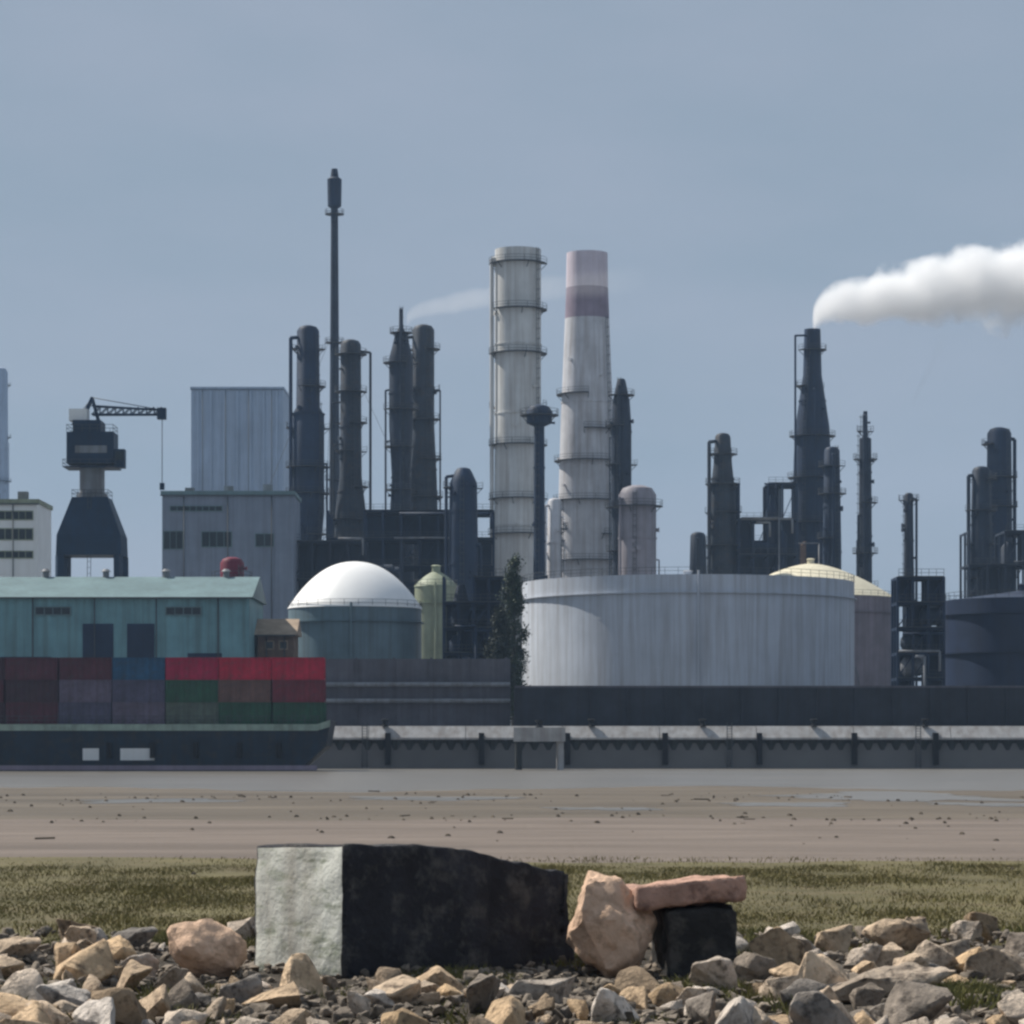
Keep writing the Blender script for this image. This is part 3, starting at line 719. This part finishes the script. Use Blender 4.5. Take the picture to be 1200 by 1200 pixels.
# ------------------------------------------------------------------ steel process structures
def structure(label, px0, px1, ytop, D, depth, floors, bays, m, seed=0, vessels=4, fill=.5, group=None):
    rn = random.Random(seed); x0, x1 = X(px0, D), X(px1, D); Wd = x1-x0; H = Z(ytop, D)-LAND
    t = thing('process_structure', label, 'process structure', (x0, D, LAND), 0, group)
    bw = Wd/bays; fh = H/floors; mb = MB()
    tops = [floors-(rn.random() < .5)*rn.choice((0, 1)) for _ in range(bays+1)]
    for i in range(bays+1):
        for y in (0, depth/2, depth): mb.box(i*bw-.2, i*bw+.2, y-.2, y+.2, 0, fh*tops[i])
    for f in range(1, floors+1):
        z = fh*f
        for i in range(bays):
            if f > min(tops[i], tops[i+1]): continue
            for y in (0, depth/2, depth): mb.box(i*bw+.2, (i+1)*bw-.2, y-.15, y+.15, z-.4, z)
            if rn.random() < .45: mb.bar((i*bw, -.02, z-fh), ((i+1)*bw, -.02, z-.3), .16)
        for i in range(bays+1):
            if f <= tops[i]: mb.box(i*bw-.14, i*bw+.14, .2, depth-.2, z-.42, z-.02)
    mb.build('frame', m, t)
    for f in range(1, floors+1):
        i = 0
        while i < bays:
            if f > min(tops[i], tops[i+1]): i += 1; continue
            j = i
            while j < bays and f <= min(tops[j], tops[j+1]): j += 1
            mb = MB().box(i*bw+.03, j*bw-.03, -.8, depth+.5, fh*f+.004, fh*f+.1)
            for hh in (.55, 1.1): mb.box(i*bw+.03, j*bw-.03, -.8, -.74, fh*f+hh, fh*f+hh+.06)
            for k_ in range((j-i)*2+1): mb.box(i*bw+.03+k_*(bw-.05)/2, i*bw+.09+k_*(bw-.05)/2, -.8, -.74, fh*f+.1, fh*f+1.16)
            mb.build('decking', M['steel_rail'], t); i = j
    for v in range(vessels):
        f = rn.randrange(0, floors); xx = rn.uniform(.12, .88)*Wd; r = min(fh*.38, rn.uniform(.9, 1.8))
        z = fh*f+.3+r
        if rn.random() < .5:
            l = min(rn.uniform(3, 6), Wd*.35); xx = min(max(xx, l/2+.5), Wd-l/2-.5)
            MB().tube((xx-l/2, depth*.3, z), (xx+l/2, depth*.3, z), r, r, 18).tube((xx-l/2-.5, depth*.3, z), (xx-l/2, depth*.3, z), r*.5, r, 18).tube((xx+l/2, depth*.3, z), (xx+l/2+.5, depth*.3, z), r, r*.5, 18).build('horizontal_vessel', rn.choice((SD, M['steel_grey'], m)), t)
        else:
            MB().lathe([(fh*f+.2, r*.7), (fh*f+.7, r), (fh*f+fh*rn.uniform(.8, 1.6), r), (fh*f+fh*1.7, r*.4)], 18, xx, depth*.3).build('upright_vessel', rn.choice((SD, SN, m)), t)
    for v in range(5):
        y = -.9-.35*v*.5; z = fh*rn.randrange(1, floors+1)+rn.uniform(-1, .4); xa = rn.uniform(0, .5)*Wd; xb = rn.uniform(.5, 1)*Wd; r = rn.uniform(.12, .3)
        mb = MB(); mb.tube((xa, y, z), (xb, y, z), r, r, 8); mb.tube((xb, y, 0 if rn.random() < .5 else z-3), (xb, y, z), r, r, 8); mb.build('pipe', rn.choice((M['steel_grey'], m, SD)), t)
    for f in range(floors):
      for i in range(bays):
        if rn.random() > fill*.32 or f >= min(tops[i], tops[i+1]): continue
        MB().box(i*bw+.3, (i+1)*bw-.3, depth*.55, depth*.55+.2, fh*f+.15, fh*(f+1)-.45).build('cladding_sheet', m, t)
    return t
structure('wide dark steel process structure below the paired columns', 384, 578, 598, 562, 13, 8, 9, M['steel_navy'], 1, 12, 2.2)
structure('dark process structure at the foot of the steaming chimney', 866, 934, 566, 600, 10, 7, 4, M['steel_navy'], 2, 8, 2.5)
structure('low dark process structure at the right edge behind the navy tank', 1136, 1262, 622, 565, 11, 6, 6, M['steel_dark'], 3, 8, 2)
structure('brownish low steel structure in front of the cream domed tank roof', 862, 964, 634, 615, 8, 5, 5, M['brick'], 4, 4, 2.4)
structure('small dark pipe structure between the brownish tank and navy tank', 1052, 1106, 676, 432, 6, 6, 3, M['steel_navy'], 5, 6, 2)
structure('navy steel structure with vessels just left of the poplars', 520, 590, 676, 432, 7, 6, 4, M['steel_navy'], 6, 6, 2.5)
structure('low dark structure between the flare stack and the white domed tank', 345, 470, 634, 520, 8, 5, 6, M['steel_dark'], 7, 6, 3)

# ------------------------------------------------------------------ buildings on the left
def building(name, label, cat, px0, px1, y_eave, D, depth, wall, roof, pitch=0, wins=(), corr=0, ribs=0, doors=()):
    x0, x1 = X(px0, D), X(px1, D); H = Z(y_eave, D)-LAND; W = x1-x0
    t = thing(name, label, cat, (x0, D, LAND))
    mb = MB()
    if corr:
        n = int(W/corr); pts = [(W*i/n, .12 if (i//2) % 2 else 0) for i in range(n+1)]
        for (xa, ya), (xb, yb) in zip(pts, pts[1:]): mb.quad([(xa, ya, 0), (xb, yb, 0), (xb, yb, H), (xa, ya, H)])
        mb.box(0, W, .3, depth, 0, H)
    else: mb.box(0, W, 0, depth, 0, H)
    mb.build('wall', wall, t)
    if pitch:
        mb = MB(); e = .5
        p = [(-e, -e, H+.02), (W+e, -e, H+.02), (W+e, depth/2, H+pitch), (-e, depth/2, H+pitch), (-e, depth+e, H+.02), (W+e, depth+e, H+.02)]
        v = [mb.bm.verts.new(q_) for q_ in p]
        for f in ((0, 1, 2, 3), (3, 2, 5, 4), (0, 3, 4), (1, 5, 2), (0, 4, 5, 1)): mb.bm.faces.new([v[i] for i in f])
        mb.build('roof', roof, t)
    else:
        MB().box(-.25, W+.25, -.25, depth+.25, H+.004, H+.7).build('roof', roof, t)
    for i in range(ribs):
        xx = W*(i+.5)/ribs; MB().box(xx-.35, xx+.35, -.6, -.003, 0, H-.5).build('pilaster', wall, t)
    for (wx, wy, ww, wh) in wins:               # photo px
        a0, a1 = X(wx-ww/2, D)-x0, X(wx+ww/2, D)-x0; z0, z1 = Z(wy+wh/2, D)-LAND, Z(wy-wh/2, D)-LAND
        fo = MB().box(a0-.15, a1+.15, -.12, -.004, z0-.15, z0).box(a0-.15, a1+.15, -.12, -.004, z1, z1+.15).box(a0-.15, a0, -.12, -.004, z0, z1).box(a1, a1+.15, -.12, -.004, z0, z1)
        nm = max(1, int((a1-a0)/1.1))
        for q_ in range(1, nm): fo.box(a0+(a1-a0)*q_/nm-.05, a0+(a1-a0)*q_/nm+.05, -.1, -.052, z0, z1)
        fo = fo.build('window', roof, t)
        MB().box(a0, a1, -.05, -.006, z0, z1).build('pane', M['glass'], fo)
    for i in range(max(2, int(W/7))):
        xx = W*(i+.5)/max(2, int(W/7)); MB().tube((xx, -.22, 0), (xx, -.22, H-.05), .09, .09, 8).build('downpipe', M['steel_rail'], t)
    if not pitch and H < 60:
        for i in range(3):
            xx = W*(.15+.3*i); zz = H+.703
            MB().box(xx, xx+1.6, depth*.3, depth*.3+1.4, zz, zz+1.0+.3*i).build('roof_unit', M['steel_grey'], t)
    elif pitch > 3:
        for i in range(5):
            xx = W*(.1+.2*i); MB().lathe([(H+pitch-.3, .45), (H+pitch+.7, .45), (H+pitch+.75, .7), (H+pitch+1.1, .3)], 12, xx, depth/2).build('roof_vent', M['steel_grey'], t)
    MB().box(-.3, W+.3, -.72 if pitch else -.42, -.52 if pitch else -.253, H-.2, H+.0).build('gutter', M['steel_rail'], t)
    for (wx, ww, wh) in doors:
        a0, a1 = X(wx-ww/2, D)-x0, X(wx+ww/2, D)-x0
        MB().box(a0, a1, -.1, -.004, 0, wh).build('door', M['steel_navy'], t)
    return t
bt = building('warehouse', 'long teal corrugated warehouse behind the container stacks', 'warehouse', -70, 292, 700, 394, 22, M['teal'], M['teal_roof'], pitch=3.4, corr=.45, doors=((115, 36, 14), (165, 32, 14), (30, 60, 9.5), (240, 40, 10)),
  wins=((62, 716, 40, 8), (215, 716, 40, 8)))
building('office_block', 'pale grey flat roofed block with two dark windows above the teal warehouse', 'building', 190, 344, 580, 512, 16, M['pale_wall'], M['teal_roof'], wins=((203, 633, 22, 20), (254, 632, 34, 17), (230, 596, 60, 5), (310, 633, 20, 14)))
building('office_building', 'white building with dark window bands at the left edge', 'building', -70, 44, 590, 470, 14, M['white'], M['tank_green'], wins=((-10, 604, 96, 9), (-10, 626, 96, 12), (-10, 650, 96, 7)))
building('boiler_house', 'huge blue grey windowless boiler house far behind the pale block', 'building', 224, 332, 456, 900, 34, M['clad_blue'], M['clad_blue'], ribs=7)
building('pump_house', 'small brown brick pump house with a tan roof left of the white domed tank', 'building', 302, 344, 744, 402, 9, M['brick'], M['tile'], pitch=2.4, wins=((316, 756, 8, 8), (332, 756, 8, 8)))
column('silo', 'red painted silo rising behind the teal warehouse', 'silo', 272, 428, [(660, 14), (700, 14)], M['red'], 1, pipe=False, seed=31, prange=(.9, .95))

# ------------------------------------------------------------------ harbour crane
D = 440.0; k = D/F
cr = thing('harbour_crane', 'dark blue harbour crane with a short horizontal jib above the teal warehouse', 'crane', (X(108, D), D, LAND))
zb0, zb1 = Z(652, D)-LAND, Z(584, D)-LAND
mb = MB()
for sx in (-1, 1):
    for sy in (-1, 1):
        mb.bar((sx*4.6, sy*3.5, 0), (sx*4.4, sy*3.4, zb0), 1.0)
    mb.bar((sx*4.5, -3.5, zb0*.55), (sx*4.5, 3.5, zb0*.55), .6)
for sy in (-1, 1): mb.bar((-4.5, sy*3.5, zb0*.72), (4.5, sy*3.5, zb0*.72), .6)
mb.build('portal', M['crane'], cr)
mb = MB(); v = []
for (z, hx, hy) in ((zb0, 4.9, 3.9), (zb0+3, 4.8, 3.8), (zb1, 2.7, 2.5)):
    v.append([mb.bm.verts.new((sx*hx, sy*hy, z)) for sx, sy in ((-1, -1), (1, -1), (1, 1), (-1, 1))])
for p, q_ in zip(v, v[1:]):
    for i in range(4): mb.bm.faces.new((p[i], p[(i+1) % 4], q_[(i+1) % 4], q_[i]))
mb.bm.faces.new(v[0][::-1]); mb.bm.faces.new(v[-1]); mb.build('pedestal', M['crane'], cr)
zh0, zh1 = Z(545, D)-LAND, Z(508, D)-LAND
MB().lathe([(zb1+.01, 2.3), (zb1+.6, 2.3), (zb1+.7, 1.9), (zh0-.4, 1.9), (zh0-.01, 2.6)], 20).build('slew_column', M['steel_grey'], cr)
mh = MB().box(-3.5, 3.6, -2.6, 2.6, zh0, zh1).box(-2.6, 1.6, -2.4, 2.4, zh1+.003, zh1+1.8).build('machinery_house', M['crane'], cr)
MB().box(-2.2, 2.6, -2.66, -2.603, zh0+1.6, zh0+2.7).build('louvre', M['steel_grey'], mh)
cab = MB().box(3.62, 5.2, -2.4, -.4, zh0-.6, zh0+2.2).build('cab', M['crane'], cr)
MB().box(3.8, 5.1, -2.46, -2.403, zh0+.5, zh0+1.9).build('window', M['glass'], cab)
mb = MB(); za = Z(486, D)-LAND; xt = X(190, D)-X(108, D)
for sy in (-.8, .8):
    mb.bar((-1.6, sy, zh1+1.8), (0, sy*.5, za+2.6), .35); mb.bar((1.0, sy, zh1+1.8), (0, sy*.5, za+2.6), .3)
mb.build('mast', M['crane'], cr)
mb = MB(); nseg = 9
for sy in (-.7, .7):
    mb.bar((0, sy, za), (xt, sy*.5, za), .26); mb.bar((0, sy, za+1.3), (xt, sy*.5, za+.7), .22)
    for i in range(nseg):
        x0_, x1_ = xt*i/nseg, xt*(i+1)/nseg; mb.bar((x0_, sy*.8, za), (x1_, sy*.8, za+1.1), .13); mb.bar((x1_, sy*.8, za+1.1), (x1_, sy*.8, za), .1)
mb.build('jib', M['crane'], cr)
mb = MB()
mb.tube((0, 0, za+2.6), (xt*.95, 0, za+.8), .07, .07, 6); mb.tube((0, 0, za+2.6), (-3.2, 0, zh1+1.2), .07, .07, 6)
mb.build('stay_cable', M['steel_rail'], cr)
MB().box(xt-.7, xt+.6, -.7, .7, za-.7, za+1.0).build('jib_head', M['crane'], cr)
hk = MB().tube((xt, 0, Z(566, D)-LAND), (xt, 0, za-.7), .06, .06, 6).build('hoist_cable', M['steel_rail'], cr)
MB().box(xt-.35, xt+.35, -.25, .25, Z(574, D)-LAND, Z(566, D)-LAND).build('hook_block', M['crane'], hk)
mb = MB()
for (z, hx, hy) in ((zb1, 2.7, 2.5), (zh0-.5, 4.0, 3.1), (zh1, 3.5, 2.55)):
    for hh in (.55, 1.1):
        for sy in (-1, 1): mb.bar((-hx, sy*hy, z+hh), (hx, sy*hy, z+hh), .07)
        for sx in (-1, 1): mb.bar((sx*hx, -hy, z+hh), (sx*hx, hy, z+hh), .07)
    for i in range(7):
        for sy in (-1, 1): mb.bar((-hx+hx*i/3, sy*hy, z), (-hx+hx*i/3, sy*hy, z+1.1), .06)
mb.build('handrail', M['steel_rail'], cr)
MB().box(-4.0, 4.0, -3.1, 3.1, zh0-.56, zh0-.42).build('walkway', M['crane'], cr)
mb = MB()
for sx in (-.25, .25): mb.bar((sx, -4.3, 0), (sx, -2.75, zb1+1), .08)
for i in range(40): mb.bar((-.25, -4.3+1.55*i/40, (zb1+1)*i/40), (.25, -4.3+1.55*i/40, (zb1+1)*i/40), .06)
mb.build('ladder', M['steel_rail'], cr)
MB().box(-3.3, -.6, -1.5, 1.5, zh1+1.803, zh1+3.6).build('winch_cover', M['white'], cr)

# ------------------------------------------------------------------ poplars between the wall and the tank
def poplar(label, px, D, ytop, half, seed):
    rn = random.Random(seed); H = Z(ytop, D)-LAND
    t = thing('poplar_tree', label, 'tree', (X(px, D), D, LAND), 0, 'dark poplars beside the big white tank')
    mb = MB(); mb.tube((0, 0, 0), (.1, 0, H*.5), .35, .22, 10); mb.tube((.1, 0, H*.5), (0, 0, H*.95), .22, .05, 8)
    for i in range(16):
        a_ = rn.uniform(0, 6.28); z = H*rn.uniform(.15, .8); l = half*rn.uniform(.5, .9); mb.tube((0, 0, z), (math.cos(a_)*l, math.sin(a_)*l, z+l*2), .07, .02, 5)
    mb.build('trunk', M['bark'], t)
    mb = MB()
    clumps = [(rn.uniform(0, 6.28), rn.random()**.6, rn.uniform(.1, 1)) for _ in range(75)]
    for (a_, rr, u) in clumps:
        env = half*(math.sin(min(1, u*1.02)*math.pi*.93+.2)**.7 if u < .97 else .2); env = max(.15, env if not isinstance(env, complex) else .3)
        c = Vector((math.cos(a_)*env*rr, math.sin(a_)*env*rr, H*u*.97))
        for _ in range(170):
            p = c+Vector((rn.gauss(0, .42), rn.gauss(0, .42), rn.gauss(0, .6))); s = rn.uniform(.12, .26)
            n = Vector((rn.gauss(0, 1), rn.gauss(0, 1), rn.gauss(0, 1)+.4)).normalized(); u_ = n.orthogonal().normalized()*s; v_ = n.cross(u_)
            mb.quad([p-u_, p-v_*.6, p+u_, p+v_*.6])
    mb.build('crown', M['leaf'], t)
poplar('dark narrow poplar standing close to the sunlit edge of the white tank', 602, 418, 652, 1.9, 1)
poplar('shorter bushy poplar left of the taller dark poplar', 586, 405, 712, 1.7, 2)

# ------------------------------------------------------------------ steam
def plume(name, label, x0, y0, z0, x1, rise, r0, r1, dens, col, m_x=None, nscale=.16, fade=(.0, 1.0), curve=.5, thr=.55, aniso=.25):
    """axis: z = rise*(t^curve), radius r0..r1 over t=0..1 along x; soft edged volume"""
    Lx = x1-x0
    ax = lambda t: rise*(t**curve)
    rad = lambda t: r0+(r1-r0)*t**.6
    mb = MB(); rings = []; n = 20
    ts = [0, .01, .03]+[i/24 for i in range(2, 25)]
    for t in ts:
        rr = rad(t)*1.65; rings.append([mb.bm.verts.new((Lx*t, rr*math.cos(6.2832*i/n), ax(t)+rr*math.sin(6.2832*i/n))) for i in range(n)])
    for a_, b_ in zip(rings, rings[1:]):
        for i in range(n): mb.bm.faces.new((a_[i], a_[(i+1) % n], b_[(i+1) % n], b_[i]))
    mb.bm.faces.new(rings[0][::-1]); mb.bm.faces.new(rings[-1])
    m = bpy.data.materials.new(name); m.use_nodes = True; nt = m.node_tree; N = nt.nodes; L = nt.links
    N.remove(N['Principled BSDF']); pv = N.new('ShaderNodeVolumePrincipled'); out = N['Material Output']; L.new(pv.outputs[0], out.inputs['Volume'])
    pv.inputs['Color'].default_value = (*col, 1); pv.inputs['Anisotropy'].default_value = aniso
    def ma(op, a, b=None, clamp=False):
        k = N.new('ShaderNodeMath'); k.operation = op; k.use_clamp = clamp
        for i, v in enumerate((a, b)):
            if v is None: continue
            if isinstance(v, (int, float)): k.inputs[i].default_value = v
            else: L.new(v, k.inputs[i])
        return k.outputs[0]
    tc = N.new('ShaderNodeTexCoord'); sp = N.new('ShaderNodeSeparateXYZ'); L.new(tc.outputs['Object'], sp.inputs[0])
    t = ma('MAXIMUM', ma('DIVIDE', sp.outputs['X'], Lx), 0.0)
    axis = ma('MULTIPLY', ma('POWER', t, curve), rise)
    rr = ma('ADD', ma('MULTIPLY', ma('POWER', t, .6), r1-r0), r0)
    dz = ma('SUBTRACT', sp.outputs['Z'], axis)
    d = ma('DIVIDE', ma('SQRT', ma('ADD', ma('MULTIPLY', dz, dz), ma('MULTIPLY', sp.outputs['Y'], sp.outputs['Y']))), rr)
    nz_ = N.new('ShaderNodeTexNoise'); nz_.inputs['Scale'].default_value = nscale; nz_.inputs['Detail'].default_value = 6; nz_.inputs['Roughness'].default_value = .55
    L.new(tc.outputs['Object'], nz_.inputs['Vector'])
    e = ma('ADD', ma('SUBTRACT', 1.0, d), ma('MULTIPLY', ma('SUBTRACT', nz_.outputs['Fac'], .5), 2*thr))
    dn = ma('MULTIPLY', ma('MULTIPLY', e, 2.2, True), dens)
    fd = ma('SUBTRACT', fade[1], ma('MULTIPLY', t, fade[1]-fade[0]))
    dn = ma('MULTIPLY', dn, fd); L.new(dn, pv.inputs['Density'])
    o = mb.build(name, m); o.location = (x0, y0, z0)
    tag(o, label, 'steam plume'); return o
D = 650.0
plume('steam_plume', 'dense white steam plume drifting right from the tall dark chimney', X(953, D), D, Z(381, D), X(1330, D), S(56, D), S(15, D), S(62, D), .42, (.999, .999, .999), fade=(.8, 1), curve=.30, thr=.8, nscale=.13, aniso=0)
D = 600.0
plume('steam_plume', 'thin faint steam trail drifting right from the vent mast', X(474, D), D+14, Z(364, D), X(765, D), S(50, D), S(9, D), S(21, D), .075, (.995, .995, .995), fade=(0, 1), curve=.5)
D = 640.0
plume('smoke_wisp', 'small faint grey smoke wisp hanging under the white plume', X(1068, D), D, Z(478, D), X(1108, D), S(82, D), S(6, D), S(13, D), .035, (.55, .6, .58), fade=(.2, 1), curve=.9)

# ------------------------------------------------------------------ haze
mb = MB().box(-2500, 2500, -250, 2600, -2.7, 240)
hm = bpy.data.materials.new('haze'); hm.use_nodes = True; N = hm.node_tree.nodes; L = hm.node_tree.links
N.remove(N['Principled BSDF']); pv = N.new('ShaderNodeVolumePrincipled'); pv.inputs['Density'].default_value = .00010; pv.inputs['Color'].default_value = (.50, .71, 1, 1)
L.new(pv.outputs[0], N['Material Output'].inputs['Volume'])
hz = mb.build('haze', hm); hz['kind'] = 'stuff'; hz['label'] = 'pale blue haze over the whole harbour'; hz['category'] = 'haze'
